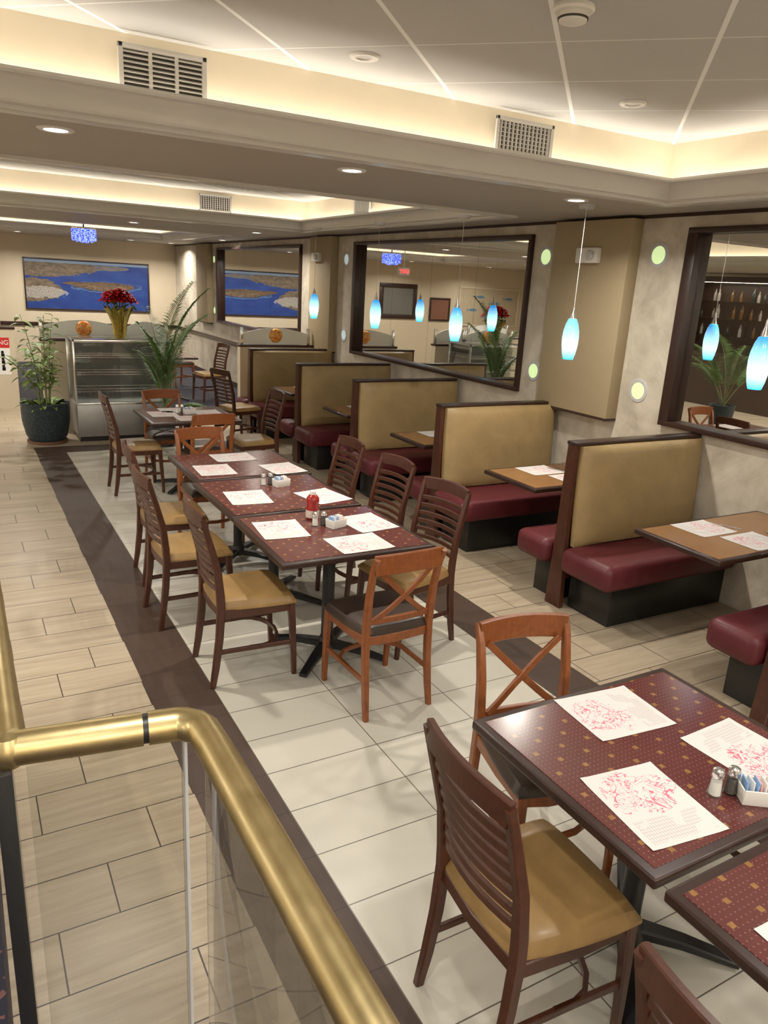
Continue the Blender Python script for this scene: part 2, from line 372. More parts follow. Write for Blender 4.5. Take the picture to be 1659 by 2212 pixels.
for rect in COF:
    mb=MB(); ring(mb,rect,[(-D+.001,2.73),(-D+.001,ZC),(-D-.01,ZC),(-D-.01,2.73)],True); st(mb,'trim_%d'%ti,'cream'); ti+=1
    mb=MB(); prof=[(-.09,2.719),(-.09,2.700),(-.02,2.700),(.0,2.703),(.006,2.712),(.004,2.722),(.022,2.728),(.026,2.738)]
    for k in range(9):
        a=k/8*pi/2; prof.append((.026+.05*(1-math.cos(a)),2.738+.085*math.sin(a)))
    prof+= [(.088,2.825),(.092,2.835),(.088,2.848),(.07,2.85),(.06,2.84),(.02,2.79),(-.02,2.77),(-.099,2.77),(-.099,2.719)]
    ring(mb,rect,prof,True); st(mb,'trim_%d'%ti,'crown',ang=28); ti+=1
st(MB().b2((XW-.02,YB,2.695),(XW-.001,YF,2.719)),'trim_%d'%ti,'wd2'); ti+=1
st(MB().b2((XW-.025,10.7,.80),(XW-.001,YF,.88),.004),'trim_%d'%ti,'wd2'); ti+=1
st(MB().b2((XW-.015,10.7,0),(XW-.001,YF,.1)),'baseboard_right','wd2')
st(MB().b2((-.5,YF-.025,.80),(XW,YF-.001,.88),.004),'trim_%d'%ti,'wd2'); ti+=1
def area(name,loc,sx,sy,en,col,rot=(0,0,0),shape='RECTANGLE',spread=None,parent=None):
    l=bpy.data.lights.new(name,'AREA'); l.shape=shape; l.size=sx
    if shape in('RECTANGLE','ELLIPSE'): l.size_y=sy
    l.energy=en; l.color=col
    if spread: l.spread=spread
    o=bpy.data.objects.new(name,l); COL.objects.link(o); o.location=loc; o.rotation_euler=rot
    if parent: o.parent=parent
    return o
WARM=(1,.90,.76); WW=(1,.92,.80)
for (x0,x1,y0,y1) in COF:
    e=2.3; w=.05; zz=2.79
    area('cove_light',((x0+x1)/2,y1+.05,zz),x1-x0,w,e*(x1-x0),WARM,(pi,0,0))
    area('cove_light',((x0+x1)/2,y0-.05,zz),x1-x0,w,e*(x1-x0),WARM,(pi,0,0))
    area('cove_light',(x1+.05,(y0+y1)/2,zz),w,y1-y0,e*(y1-y0),WARM,(pi,0,0))
    area('cove_light',(x0-.05,(y0+y1)/2,zz),w,y1-y0,e*(y1-y0),WARM,(pi,0,0))
# ------------------------------------------------------------------ downlights
dl=thing('recessed_downlight','round white recessed downlight glowing in the soffit','ceiling light',(0.51,4.2,ZS),group='soffit downlights')
MB().lathe([(.055,0),(.085,0),(.085,-.004),(.075,-.010),(.055,-.008),(.055,0)],28,cap=False).obj('trim_ring','white',dl)
MB().lathe([(.055,-.001),(.055,-.005)],24).obj('lamp','led',dl)
DLP=[(.51,4.2),(2.08,4.2),(3.75,4.15),(.55,11.1),(2.25,11.1),(3.95,11.0),(1.3,17.6),(2.4,17.6),(3.5,17.6),(4.35,17.6),(-2.3,4.2),(-2.3,7.5),(-2.3,11.1),(-2.3,1.0),(-1.,17.6),(-3.5,17.6),(4.45,14.2),(-2.3,14.5)]  # left-hand row is out of view, added for general fill light
index(dl)
for i,(x,y) in enumerate(DLP):
    if i: dup(dl,(x,y,ZS))
    area('downlight_beam',(x,y,ZS-.02),.11,.11,(20 if y<10 else 26) if y<17 else 24,WW,shape='DISK',spread=math.radians(150))
lp=thing('added_fill_panel','added flat rectangular fill light panel in the unseen ceiling','ceiling light',(-3.8,-1.2,ZS),group='added fill light panels')  # out-of-view panels added for soft fill from the left and behind
mb=MB(); mb.b2((-.32,-.62,-.012),(-.29,.62,0)); mb.b2((.29,-.62,-.012),(.32,.62,0)); mb.b2((-.29,-.62,-.012),(.29,-.59,0)); mb.b2((-.29,.59,-.012),(.29,.62,0)); mb.obj('frame','white',lp)
MB().b2((-.29,-.59,-.006),(.29,.59,-.001)).obj('diffuser','panel',lp); index(lp)
for i,(x,y,e) in enumerate([(-3.8,-1.2,62),(-3.8,1.8,62),(-3.8,4.8,58),(-3.8,7.8,50),(-3.8,13.2,40),(-.2,-2.62,58),(2.6,-2.62,58)]):
    r=pi/2 if y==-2.62 else 0
    if i: dup(lp,(x,y,ZS),r)
    area('fill_panel_beam',(x,y,ZS-.014),.58,1.18,e,(1,.95,.86),rot=(0,0,r))
cl=thing('ceiling_downlight','round white recessed light set in grey ceiling tile','ceiling light',(1.75,3.45,ZC),group='tray ceiling lights')
MB().lathe([(.036,0),(.070,0),(.070,-.005),(.063,-.011),(.043,-.009),(.036,-.002)],32,cap=False).obj('trim_ring','white',cl)
MB().lathe([(.043,-.002),(.036,-.004)],24).obj('lens','grey',cl)
index(cl)
for x,y in [(3.25,3.25),(3.2,.6),(.4,.7),(-.6,-.6),(1.8,-.8),(2.4,1.3),(.5,6.6),(1.9,8.4),(3.2,7.3),(3.2,9.2)]:
    dup(cl,(x,y,ZC))
    if y<2: area('added_fill_lamp',(x,y,ZC-.03),.14,.14,14,(1,.95,.87),shape='DISK',spread=math.radians(170))  # fixtures and lamps near the camera are added overhead as fill light
sd=thing('smoke_detector','white round smoke detector mounted on the ceiling','smoke detector',(2.05,2.40,ZC))
MB().lathe([(.072,0),(.075,-.012),(.068,-.02),(.052,-.022)],32).obj('base_plate','white',sd)
MB().lathe([(.052,-.02),(.054,-.035),(.048,-.05),(.030,-.056),(.018,-.057)],32).obj('sensor_body','white',sd)
MB().lathe([(.048,-.036),(.0545,-.037),(.0545,-.043),(.048,-.044)],32,cap=False).obj('sensor_grille','dark',sd)
# ------------------------------------------------------------------ vents
def vent(loc,rz,w,h,kind,label):
    e=thing('air_vent',label,'vent',loc,rz)
    f=.022; mb=MB()
    mb.b2((-w/2,-.014,-h/2),(w/2,0,-h/2+f),.003); mb.b2((-w/2,-.014,h/2-f),(w/2,0,h/2),.003)
    mb.b2((-w/2,-.014,-h/2),(-w/2+f,0,h/2),.003); mb.b2((w/2-f,-.014,-h/2),(w/2,0,h/2),.003)
    if kind=='h':
        for k in (1,2): x=-w/2+f+(w-2*f)*k/3; mb.b2((x-.008,-.012,-h/2+f),(x+.008,0,h/2-f))
    mb.obj('frame','vent',e)
    MB().b2((-w/2+f,-.001,-h/2+f),(w/2-f,.0,h/2-f)).obj('duct_opening','dark',e)
    mb=MB()
    if kind=='h':
        n=8
        for k in range(n):
            z=-h/2+f+(h-2*f)*(k+.5)/n; mb.box((0,-.006,z),(w-2*f,.014,.004),rot=(.6,0,0))
    else:
        n=13
        for k in range(n):
            x=-w/2+f+(w-2*f)*(k+.5)/n; mb.box((x,-.006,0),(.005,.012,h-2*f),rot=(0,0,.4))
        for k in range(7):
            z=-h/2+f+(h-2*f)*(k+.5)/7; mb.b2((-w/2+f,-.003,z-.002),(w/2-f,-.0015,z+.002))
    mb.obj('louvers','vent',e)
    return e
vent((.925,3.80,2.94),0,.39,.20,'h','white metal air vent with horizontal louvers on cream tray wall')
vent((2.98,3.80,2.945),0,.42,.20,'v','white metal air grille with vertical blades on cream tray wall')
vent((3.0,9.87,2.955),0,.42,.2,'v','white metal air grille high on the second tray wall')
vent((4.24,8.25,2.955),pi/2+pi,.40,.2,'v','white metal air grille on the tray side wall')
# ------------------------------------------------------------------ mirrors
def mirror(y0,y1,n,label):
    e=thing('wall_mirror',label,'mirror',(XW,(y0+y1)/2,1.18)); L=(y1-y0)/2; H=1.435; b=.04
    mb=MB()
    mb.b2((-.045,-L,0),(.108,L,b),.003); mb.b2((-.045,-L,H-b),(.108,L,H),.003)
    mb.b2((-.045,-L,b),(.108,-L+b,H-b),.003); mb.b2((-.045,L-b-.05,b),(.108,L,H-b),.003)
    mb.obj('frame','wd2',e)
    w=(2*L-2*b-.05)/n
    for k in range(n):
        a=-L+b+w*k; MB().b2((DM-.01,a+.0015,b),(DM,a+w-.0015,H-b)).obj('mirror_pane','mirror',e)
    MB().b2((DM+.001,-L+b,b),(DM+.01,L-b,H-b)).obj('backing','dark',e)
mirror(*MI[0],4,'large wall mirror in deep dark wood frame reflecting the bar')
mirror(*MI[1],4,'large wall mirror in deep dark wood frame above booth backs')
mirror(*MI[2],3,'large dark-framed wall mirror reflecting the coastal picture')
for i,(a,b) in enumerate(((4.45,5.33),(9.88,10.6),(15.8,16.6))):
    e=thing('wall_panel','olive gold flat panel fixed between wall mirrors','wall panel',(XW-.12,(a+b)/2,1.14))
    MB().b2((0,-(b-a)/2,0),(.12,(b-a)/2,ZS-.025-1.14),.006).obj('panel_body','pil',e)
    MB().b2((.0,-(b-a)/2,-.02),(.12,(b-a)/2,0),.004).obj('panel_base_trim','wd2',e)
    if i<2:
        g=thing('emergency_light','small white emergency light box on the panel','emergency light',(XW-.119,(a+b)/2+(-.03 if i==0 else .05),2.42))
        MB().b2((-.06,-.12,-.06),(0,.12,.06),.01).obj('housing','white',g)
        MB().lathe([(.035,0),(.04,.02),(.03,.03)],20,mt=RY(-pi/2),c=(-.06,-.06,0)).obj('lamp_head','grey',g)
rl=None
for y,zs in ((4.26,(1.40,2.43)),(5.55,(1.40,2.42)),(9.62,(1.4,2.4)),(15.68,(1.4,2.4))):
    for z in zs:
        if rl is None:
            rl=thing('round_wall_light','round recessed wall light glowing pale green in pale ring','wall light',(XW,y,z),group='round wall lights')
            MB().lathe([(.066,.0),(.066,.006),(.080,.007),(.092,.005),(.096,.0)],32,cap=False,mt=RY(-pi/2)).obj('ring','grey',rl)
            MB().lathe([(.067,.0),(.067,.004)],28,mt=RY(-pi/2)).obj('lens','greenl',rl)
            index(rl)
        else:
            c=dup(rl,(XW,y,z))
            if y==9.62:
                c['label']='round recessed wall light glowing faint pale blue'
                for o in bpy.data.objects:
                    if o.parent==c and o.name.startswith('lens'):
                        o.data=o.data.copy(); o.data.materials[0]=M['bluel']
# ------------------------------------------------------------------ pendants
pd=thing('pendant_lamp','slim blue art glass pendant lamp glowing over booth table','pendant lamp',(3.99,4.3,1.79),group='blue pendant lamps')
MB().lathe([(.018,.15),(.030,.145),(.045,.11),(.057,.06),(.061,.01),(.058,-.05),(.048,-.11),(.037,-.148),(.032,-.148),(.04,-.11),(.05,-.05),(.053,.01),(.045,.08),(.02,.14)],32,cap=False).obj('lamp_shade','shade',pd)
MB().lathe([(.022,.148),(.02,.165),(.010,.20),(.006,.24)],20).obj('socket_cap','chrome',pd)
MB().lathe([(.0018,.23),(.0018,ZS-1.79-.02)],8).obj('cord','grey',pd)
MB().lathe([(.05,ZS-1.79-.03),(.06,ZS-1.79-.012),(.06,ZS-1.79)],24).obj('canopy','grey',pd)
index(pd)
for i,(x,y) in enumerate([(3.99,4.3),(3.99,2.74),(3.99,5.81),(3.99,7.35),(3.99,8.98)]):
    if i: dup(pd,(x,y,1.79))
# ------------------------------------------------------------------ chairs (local: faces +Y)
def chair_common(e,wd,seat,ZT):
    for sx in (-1,1):
        MB().sweep([(sx*.19,-.255,0),(sx*.187,-.235,.12),(sx*.185,-.215,.28),(sx*.185,-.205,.45)],[.026,.030,.032,.034],[.030,.036,.040,.042],up=(0,1,0)).obj('leg',wd,e)
        MB().sweep([(sx*.195,.20,0),(sx*.197,.195,.12),(sx*.198,.185,.28),(sx*.195,.175,.44)],[.026,.029,.034,.040],[.026,.029,.034,.040],up=(0,1,0)).obj('leg',wd,e)
    mb=MB()
    mb.sweep([(-.185,-.20,.415),(0,-.215,.415),(.185,-.20,.415)],.022,.05)
    mb.sweep([(-.195,.175,.415),(-.1,.195,.415),(.1,.195,.415),(.195,.175,.415)],.022,.05)
    for sx in (-1,1): mb.sweep([(sx*.185,-.20,.415),(sx*.198,0,.415),(sx*.195,.175,.415)],.022,.05)
    mb.obj('seat_frame',wd,e)
    MB().pillow(T(0,-.005,.438),.195,.215,.055,k=.12,a2=.235).obj('seat',seat,e)
    mb=MB()
    pts=[(-.186,-.225,.20)]
    for k in range(9):
        a=pi*k/8; pts.append((-.19*math.cos(a)*1.0,.02+.13*math.sin(a),.20))
    pts.append((.186,-.225,.20)); mb.sweep(pts,.016,.026)
    for sx in (-1,1): mb.sweep([(sx*.187,-.05,.20),(sx*.196,.19,.20)],.016,.026)
    mb.obj('stretcher',wd,e)
def stile(mb,sx,ZT,lean,w0=.034,w1=.026):
    mb.sweep([(sx*.185,-.205,.44),(sx*.185,-.208,.52),(sx*.186,-.222,.66),(sx*.188,-.222-lean*.5,.8),(sx*.190,-.225-lean,ZT)],[w0,w0,.031,.029,w1],[.042,.042,.038,.034,.028],up=(0,1,0))
def yb(z,lean,ZT):
    P=[(.44,-.205),(.52,-.208),(.66,-.222),(.8,-.222-lean*.5),(ZT,-.225-lean)]
    for (a,b),(c,d) in zip(P,P[1:]):
        if z<=c: return b+(d-b)*(z-a)/(c-a)
    return P[-1][1]
def arcpts(z,y,hw,bow,n=9,dz=0):
    return [(-hw+2*hw*k/(n-1),y-bow*(1-((2*k/(n-1)-1)**2)),z+dz*(1-((2*k/(n-1)-1)**2))) for k in range(n)]
lc=thing('dining_chair','dark brown ladder-back wooden chair with tan vinyl seat','chair',(1.33,1.29,0),-pi/2-.04,group='ladder-back dining chairs')
chair_common(lc,'wd','tan',.95)
mb=MB(); ZT=.945; ln=.07
for sx in (-1,1): stile(mb,sx,ZT,ln)
mb.sweep(arcpts(.925,yb(.925,ln,ZT),.19,.03,dz=.012),.022,.075)
for k in range(7):
    z=.55+k*.048; mb.sweep(arcpts(z,yb(z,ln,ZT),.183,.03,dz=.004),.014,.026)
mb.obj('backrest','wd',lc); index(lc)
xc=thing('dining_chair','cherry wood cross-back chair with dark brown vinyl seat','chair',(1.80,3.13,0),0.03,group='cross-back dining chairs')
chair_common(xc,'wc','blk',.88)
mb=MB(); ZT=.875; ln=.06
for sx in (-1,1): stile(mb,sx,ZT,ln)
mb.sweep(arcpts(.835,yb(.835,ln,ZT),.19,.025,dz=.008),.022,.10)
mb.sweep(arcpts(.52,yb(.52,ln,ZT),.183,.01),.018,.03)
for sx in (-1,1):
    pts=[]
    for k in range(9):
        q=k/8; z=.52+.28*q; x=sx*(-.155+.31*q**.9); pts.append((x,yb(z,ln,ZT)-.022*math.sin(pi*q)-.004*sx,z))
    mb.sweep(pts,.028,.014,up=(0,1,0))
mb.obj('backrest','wc',xc); index(xc)
for x,y,r in ((1.30,.50,-pi/2),(1.28,3.66,-pi/2-.03),(1.18,4.46,-pi/2+.03),(1.25,5.17,-pi/2-.05),(1.47,7.5,-pi/2),
    (2.25,3.60,pi/2+.18),(2.29,4.30,pi/2+.08),(2.26,4.97,pi/2+.02),(2.63,7.45,pi/2+.05),(2.44,1.28,pi/2),(3.16,9.45,-1.25),(3.78,12.9,pi/2+.2)):
    dup(lc,(x,y,0),r)
for x,y,r in ((1.79,1.78,pi-.19),(1.70,5.78,pi+.05),(1.98,6.93,0.05),(1.88,7.93,pi),(3.7,14.6,pi+.3),(2.6,13.2,-pi/2)):
    dup(xc,(x,y,0),r)
# ------------------------------------------------------------------ tables
def table(name,label,cx,cy,w,d,top,rz=0,grp=None,ped=True):
    e=thing(name,label,'table',(cx,cy,0),rz,grp)
    MB().b2((-w/2,-d/2,.715),(w/2,d/2,.748),.008,3).obj('table_edge','wd2',e)
    MB().b2((-w/2+.03,-d/2+.03,.74),(w/2-.03,d/2-.03,.7505),.001,1).obj('tabletop',top,e)
    if ped:
        MB().lathe([(.036,.02),(.036,.70)],20).obj('pedestal_column','iron',e)
        MB().box((0,0,.707),(.38,.38,.016),.004).obj('mounting_plate','iron',e)
        mb=MB(); mb.lathe([(.07,.04),(.055,.065),(.04,.10)],20)
        for k in range(4):
            a=pi/4+k*pi/2; c,s=math.cos(a),math.sin(a); q=.36
            mb.sweep([(0,0,.055),(c*q*.5,s*q*.5,.045),(c*q,s*q,.018)],[.07,.055,.045],[.045,.035,.022])
        mb.obj('pedestal_base','iron',e)
    else:
        mb=MB(); mb.b2((w/2-.03,-.03,0),(w/2,.03,.715)); mb.b2((-.1,-.025,.69),(w/2,.025,.715))
        mb.sweep([(w/2-.02,0,.45),(.1,0,.70)],.03,.03,up=(0,1,0)); mb.obj('wall_bracket','iron',e)
    return e
tp=[(1.815,1.325,.90,.77,0),(1.80,.52,.87,.79,.01),(1.755,3.635,.89,.81,-.015),(1.745,4.48,.86,.83,0.01),(1.775,5.32,.86,.80,.0),(1.955,7.45,.88,.84,0)]
for x,y,w,d,r in tp: table('dining_table','square burgundy patterned table joined to its neighbour' if y<6 else 'square burgundy patterned dining table near the display case',x,y,w,d,'tt',r,'burgundy dining tables')
table('dining_table','burgundy dining table in the carpeted far area',3.15,13.1,.8,.8,'tt',0)
BT=[1.2,2.745,4.305,5.82,7.37,8.93]
for y in BT[1:]: table('booth_table','tan laminate booth table with dark wood edge against the wall',(3.55+XW)/2,y,XW-3.55,.62,'tb',0,'booth tables',ped=False)
# ------------------------------------------------------------------ booths
BY=[(3.51,3.64),(3.51,1.99),(3.47,5.20),(3.46,6.75),(3.43,8.16),(3.47,9.94)]
b0=thing('booth_bench','double booth bench with olive gold backs and burgundy seats','booth',(*BY[0],0),group='booth benches')
WL=XW-3.51-.002; ZB=1.175
poly=[(-.075,0),(.075,0),(.05,.5),(.036,ZB-.015),(-.036,ZB-.015),(-.05,.5)]
fr=MB(); fr.prism(poly,Matrix(((0,0,1,0),(1,0,0,0),(0,1,0,0),(0,0,0,1))),.035)
fr.b2((.035,-.03,.2),(WL,.03,ZB-.02))
fr.obj('frame','wd',b0)
MB().b2((-.005,-.045,ZB-.024),(WL,.045,ZB),.006).obj('top_cap','wd2',b0)
for sgn in (-1,1):
    mt=T(.035+(WL-.035)/2,sgn*.028,.80)@(RZ(pi) if sgn>0 else Matrix())@RX(pi/2)
    mb=MB(); mb.pillow(mt,(WL-.045)/2,.350,.10,k=.02,N=16,p=5,e=.45,rim=.35)
    for v in mb.bm.verts:
        q=(1.15-v.co.z)/.7; v.co.y+=sgn*.03*q
    mb.obj('back_cushion','gold',b0)
for sgn,dp in ((-1,.53),(1,.40)):
    y0,y1=sorted((sgn*.075,sgn*dp))
    MB().b2((-.06,y0,.285),(WL,y1,.465),.055,4).obj('seat_cushion','red',b0)
    y0,y1=sorted((sgn*.06,sgn*(dp-.09)))
    MB().b2((.09,y0,0),(WL,y1,.285),.004).obj('plinth','base',b0)
index(b0)
for x,y in BY[1:]: dup(b0,(x,y,0))
# ------------------------------------------------------------------ low walls with frosted glass
def lowwall(x0,x1,y,panels,label,sunx,h=1.2):
    e=thing('low_partition',label,'partition',((x0+x1)/2,y,0)); cx=(x0+x1)/2
    MB().b2((x0-cx,-.06,0),(x1-cx,.06,h-.03)).obj('wall_body','farwall',e)
    MB().b2((x0-cx-.01,-.075,h-.03),(x1-cx+.01,.075,h),.004).obj('cap','wd2',e)
    for (a,b),s in zip(panels,sunx):
        a-=cx;b-=cx
        for q in (a+.02,b-.02): MB().b2((q-.02,-.02,h),(q+.02,.02,h+.24),.004).obj('glass_post','chrome',e)
        n=16; pl=[(a+.04,h+.01)]+[(b-.04,h+.01)]+[(b-.04-(b-a-.08)*k/n,h+.16+.08*math.sin(pi*k/n)) for k in range(n+1)]
        MB().prism(pl,Matrix(((1,0,0,0),(0,0,1,-.005),(0,1,0,0),(0,0,0,1))),.01).obj('frosted_glass','frost',e)
        if s is not None:
            MB().lathe([(.10*math.cos(q),.04*math.sin(q)) for q in [pi/2*k/8 for k in range(8)]]+[(.001,.04)],32,mt=RX(pi/2),c=(s-cx,-.006,h+.13)).obj('sun_emblem','sun',e)
    return e
lowwall(.95,2.58,10.75,[(.95,1.98),(1.98,2.58)],'low beige partition topped with frosted glass and sun emblem',[1.49,None])
lowwall(3.5,XW-.005,10.45,[(3.52,4.58)],'low beige partition behind last booth with frosted glass and sun emblem',[4.05],h=1.18)
lowwall(-3.2,.77,12.6,[(-.4,.6)],'low beige partition wall by the plant with posted sign',[None])
sg=thing('warning_sign','white and red warning poster on the low partition','sign',(.45,12.54,.78))
MB().b2((-.24,0,-.27),(.24,-.004,.27)).obj('sheet','pwhite',sg)
MB().b2((-.24,-.0045,.12),(.24,-.006,.27)).obj('header','signred',sg)
def text(s,size,mat,parent,loc,rot=(pi/2,0,0)):
    c=bpy.data.curves.new('lettering','FONT'); c.body=s; c.size=size; c.extrude=.001; c.align_x='CENTER'; c.align_y='CENTER'
    tmp=bpy.data.objects.new('t',c); COL.objects.link(tmp); dg=bpy.context.evaluated_depsgraph_get()
    me=bpy.data.meshes.new_from_object(tmp.evaluated_get(dg)); bpy.data.objects.remove(tmp)
    me.materials.clear(); me.materials.append(M[mat]); o=bpy.data.objects.new('lettering',me); COL.objects.link(o); o.parent=parent; o.location=loc; o.rotation_euler=rot; return o
text('WARNING',.095,'pwhite',sg,(0,-.0075,.195))
mb=MB()
for k in range(3):
    z=.03-k*.1; mb.lathe([(.02,0),(.02,.002)],16,mt=RX(pi/2),c=(.14,-.0045,z+.03)); mb.b2((.12,-.0045,z-.04),(.165,-.0065,z+.01))
    mb.b2((-.2,-.0045,z-.01),(.05,-.0065,z+.0)); mb.b2((-.2,-.0045,z+.02),(.05,-.0065,z+.03))
mb.obj('pictogram','tv',sg)
ex=thing('exit_sign','lit red exit sign hanging from the ceiling','exit sign',(.1,16.1,2.42))
MB().b2((-.16,-.02,-.09),(.16,.02,.09),.005).obj('housing','white',ex)
MB().lathe([(.01,.09),(.01,ZC-2.42)],10).obj('stem','white',ex)
text('EXIT',.13,'exit',ex,(0,-.024,0))
# ------------------------------------------------------------------ far wall pictures
def picture(name,label,cx,z0,w,h,mat,fw=.06,fmat='wd2'):
    e=thing(name,label,'picture',(cx,YF-.001,z0)); mb=MB()
    mb.b2((-w/2,-.03,-h/2),(w/2,0,-h/2+fw),.004); mb.b2((-w/2,-.03,h/2-fw),(w/2,0,h/2),.004)
    mb.b2((-w/2,-.03,-h/2+fw),(-w/2+fw,0,h/2-fw),.004); mb.b2((w/2-fw,-.03,-h/2+fw),(w/2,0,h/2-fw),.004)
    mb.obj('frame',fmat,e); MB().b2((-w/2+fw,-.012,-h/2+fw),(w/2-fw,-.002,h/2-fw)).obj('print',mat,e); return e
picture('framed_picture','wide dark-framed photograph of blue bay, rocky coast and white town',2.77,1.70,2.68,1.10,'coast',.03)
picture('framed_picture','dark-framed grey panel on the beige far wall',-1.35,1.68,1.2,.95,'screen',.12)
picture('framed_picture','small brown framed print on the beige wall',-2.75,1.5,.7,.65,'terra',.05)
mu=picture('fish_mural','beige mural panel with painted blue fish',-4.5,1.62,2.2,1.1,'mural',.03,'cream')
for k,(x,z,s) in enumerate(((-.7,.25,.3),(-.2,.1,.34),(.35,.28,.28),(.6,-.1,.3),(-.5,-.25,.26),(.1,-.28,.24))):
    P=[(-1,.0),(-.6,.22),(0,.3),(.5,.2),(.8,.05),(1.1,.28),(1.05,0),(1.1,-.25),(.8,-.03),(.4,-.15),(-.2,-.2),(-.7,-.15)]
    MB().prism([(x+a*s*.6,z+b*s*.6) for a,b in P],Matrix(((1,0,0,0),(0,0,1,-.016),(0,1,0,0),(0,0,0,1))),.003).obj('painted_fish','fishblue',mu)
# ceiling medallion + chandelier
md=thing('ceiling_medallion','dark wood octagonal ceiling panel above the chandelier','ceiling panel',(1.95,13.45,2.86))
MB().lathe([(.95,0),(1.0,.02),(1.0,.06),(.9,.07)],8).obj('panel_body','wd2',md)
MB().lathe([(.55,-.03),(.6,-.02),(.6,0.001)],8).obj('raised_centre','wd2',md)
for sx in (-1,1):
    for sy in (-1,1): MB().lathe([(.02,.065),(.02,ZC-2.86)],10,c=(sx*.5,sy*.5,0)).obj('hanger','iron',md)
ch=thing('chandelier','round crystal chandelier glowing deep blue','chandelier',(1.95,13.45,2.58))
MB().lathe([(.16,.10),(.185,.10),(.185,.12),(.16,.12)],32,cap=False).obj('ring_frame','chrome',ch)
MB().lathe([(.03,.10),(.012,.13),(.01,.25)],12).obj('stem','chrome',ch)
mb=MB(); rn=random.Random(5)
for rr,n,l in ((.175,24,.17),(.12,14,.19),(.06,7,.20)):
    for k in range(n):
        a=2*pi*k/n; ll=l*rn.uniform(.95,1.05)
        for j in range(4): mb.box((rr*math.cos(a),rr*math.sin(a),.095-ll*(j+.5)/4),(.026,.026,ll/4*.85),.006,1,rot=(0,0,a+j))
mb.lathe([(.17,.09),(.18,.105)],32)
mb.obj('crystal_drops','crystal',ch)
# ------------------------------------------------------------------ display case
dc=thing('display_case','glass-fronted stainless steel bakery display case with wire shelves','display case',(1.83,9.9,0))
W=.59
MB().b2((-W,0,.06),(W,.62,.46),.004).obj('lower_cabinet','steel',dc)
MB().b2((-W+.02,.02,0),(W-.02,.6,.06)).obj('kickplate','base',dc)
mb=MB()
for sx in (-1,1):
    mb.b2((sx*W-.012,0,.46),(sx*W+.012,.025,1.26),.003); mb.b2((sx*W-.012,.60,.46),(sx*W+.012,.62,1.26),.003); mb.b2((sx*W-.012,0,1.235),(sx*W+.012,.62,1.26),.003)
mb.b2((-W,0,1.225),(W,.03,1.26),.003); mb.b2((-W,.6,1.225),(W,.62,1.26),.003); mb.b2((-W,0,.46),(W,.03,.485),.003)
mb.obj('frame','chrome',dc)
MB().b2((-W,.02,1.25),(W,.62,1.262),.002).obj('top_panel','glass',dc)
MB().b2((-W+.012,.006,.485),(W-.012,.012,1.225)).obj('front_glass','glass',dc)
MB().b2((-W+.012,.595,.46),(W-.012,.605,1.23)).obj('back_panel','dgrey',dc)
MB().b2((-W+.012,.03,.46),(W-.012,.595,.49)).obj('case_deck','steel',dc)
for sx in (-1,1): MB().b2((sx*(W-.004)-.003,.03,.485),(sx*(W-.004)+.003,.59,1.225)).obj('side_glass','glass',dc)
for z in (.62,.83,1.04):
    mb=MB()
    for k in range(30): x=-W+.03+(2*W-.06)*k/29; mb.b2((x-.0018,.06,z),(x+.0018,.58,z+.004))
    for y in (.06,.3,.575): mb.b2((-W+.02,y-.004,z-.006),(W-.02,y+.004,z+.004))
    for k in range(41): x=-W+.03+(2*W-.06)*(k+.5)/41; mb.box((x,.058,z+.018),(.0025,.003,.036),rot=(0,.3*(1 if k%2 else -1),0))
    mb.b2((-W+.02,.055,z+.034),(W-.02,.061,z+.038))
    mb.obj('wire_shelf','chrome',dc)
# ------------------------------------------------------------------ plants
def leaf(mb,base,dirv,L,W,droop=.3,seg=4,fold=.15,upv=V((0,0,1))):
    d=V(dirv).normalized(); side=d.cross(upv)
    if side.length<.05: side=V((1,0,0))
    side.normalize(); nrm=side.cross(d).normalized()
    C=[];Lf=[];R=[]
    for i in range(seg+1):
        q=i/seg; p=V(base)+d*L*q-V((0,0,1))*droop*L*q*q
        w=W*math.sin(pi*min(1,.06+q*.94))**.8*(1-.25*q) if 0<q<1 else 0.0008
        C.append(mb.bm.verts.new(p)); Lf.append(mb.bm.verts.new(p+side*w/2+nrm*w*fold)); R.append(mb.bm.verts.new(p-side*w/2+nrm*w*fold))
    for i in range(seg):
        mb.bm.faces.new((C[i],Lf[i],Lf[i+1],C[i+1])); mb.bm.faces.new((C[i],C[i+1],R[i+1],R[i]))
def frond(mb,sm,base,az,el,L,arch,leafL,n=62):
    pts=[]; p=V(base); e=el; hd=V((math.cos(az),math.sin(az),0)); N=14
    for i in range(N+1):
        pts.append(p.copy()); d=hd*math.cos(e)+V((0,0,1))*math.sin(e); p=p+d*L/N; e-=arch/N*(.2+1.6*i/N)
    sm.sweep(pts,[.016*(1-.75*i/N) for i in range(N+1)],[.016*(1-.75*i/N) for i in range(N+1)],up=(0.01,0.02,1),n=6)
    sd=V((-math.sin(az),math.cos(az),0))
    for k in range(n):
        q=.30+.70*k/(n-1); f=q*N; i=min(int(f),N-1); pp=pts[i].lerp(pts[i+1],f-i); tg=(pts[i+1]-pts[i]).normalized()
        ll=leafL*max(.35,math.sin(pi*(.25+.72*(q-.30)/.70)))
        nb=sd.cross(tg).normalized()
        for s_ in (-1,1):
            dd=tg*.6+sd*s_*.8+nb*(.2 if nb.z>0 else -.2)
            leaf(mb,pp,dd,ll*random.uniform(.88,1.08),.022,droop=random.uniform(.3,.5),seg=5,fold=.05)
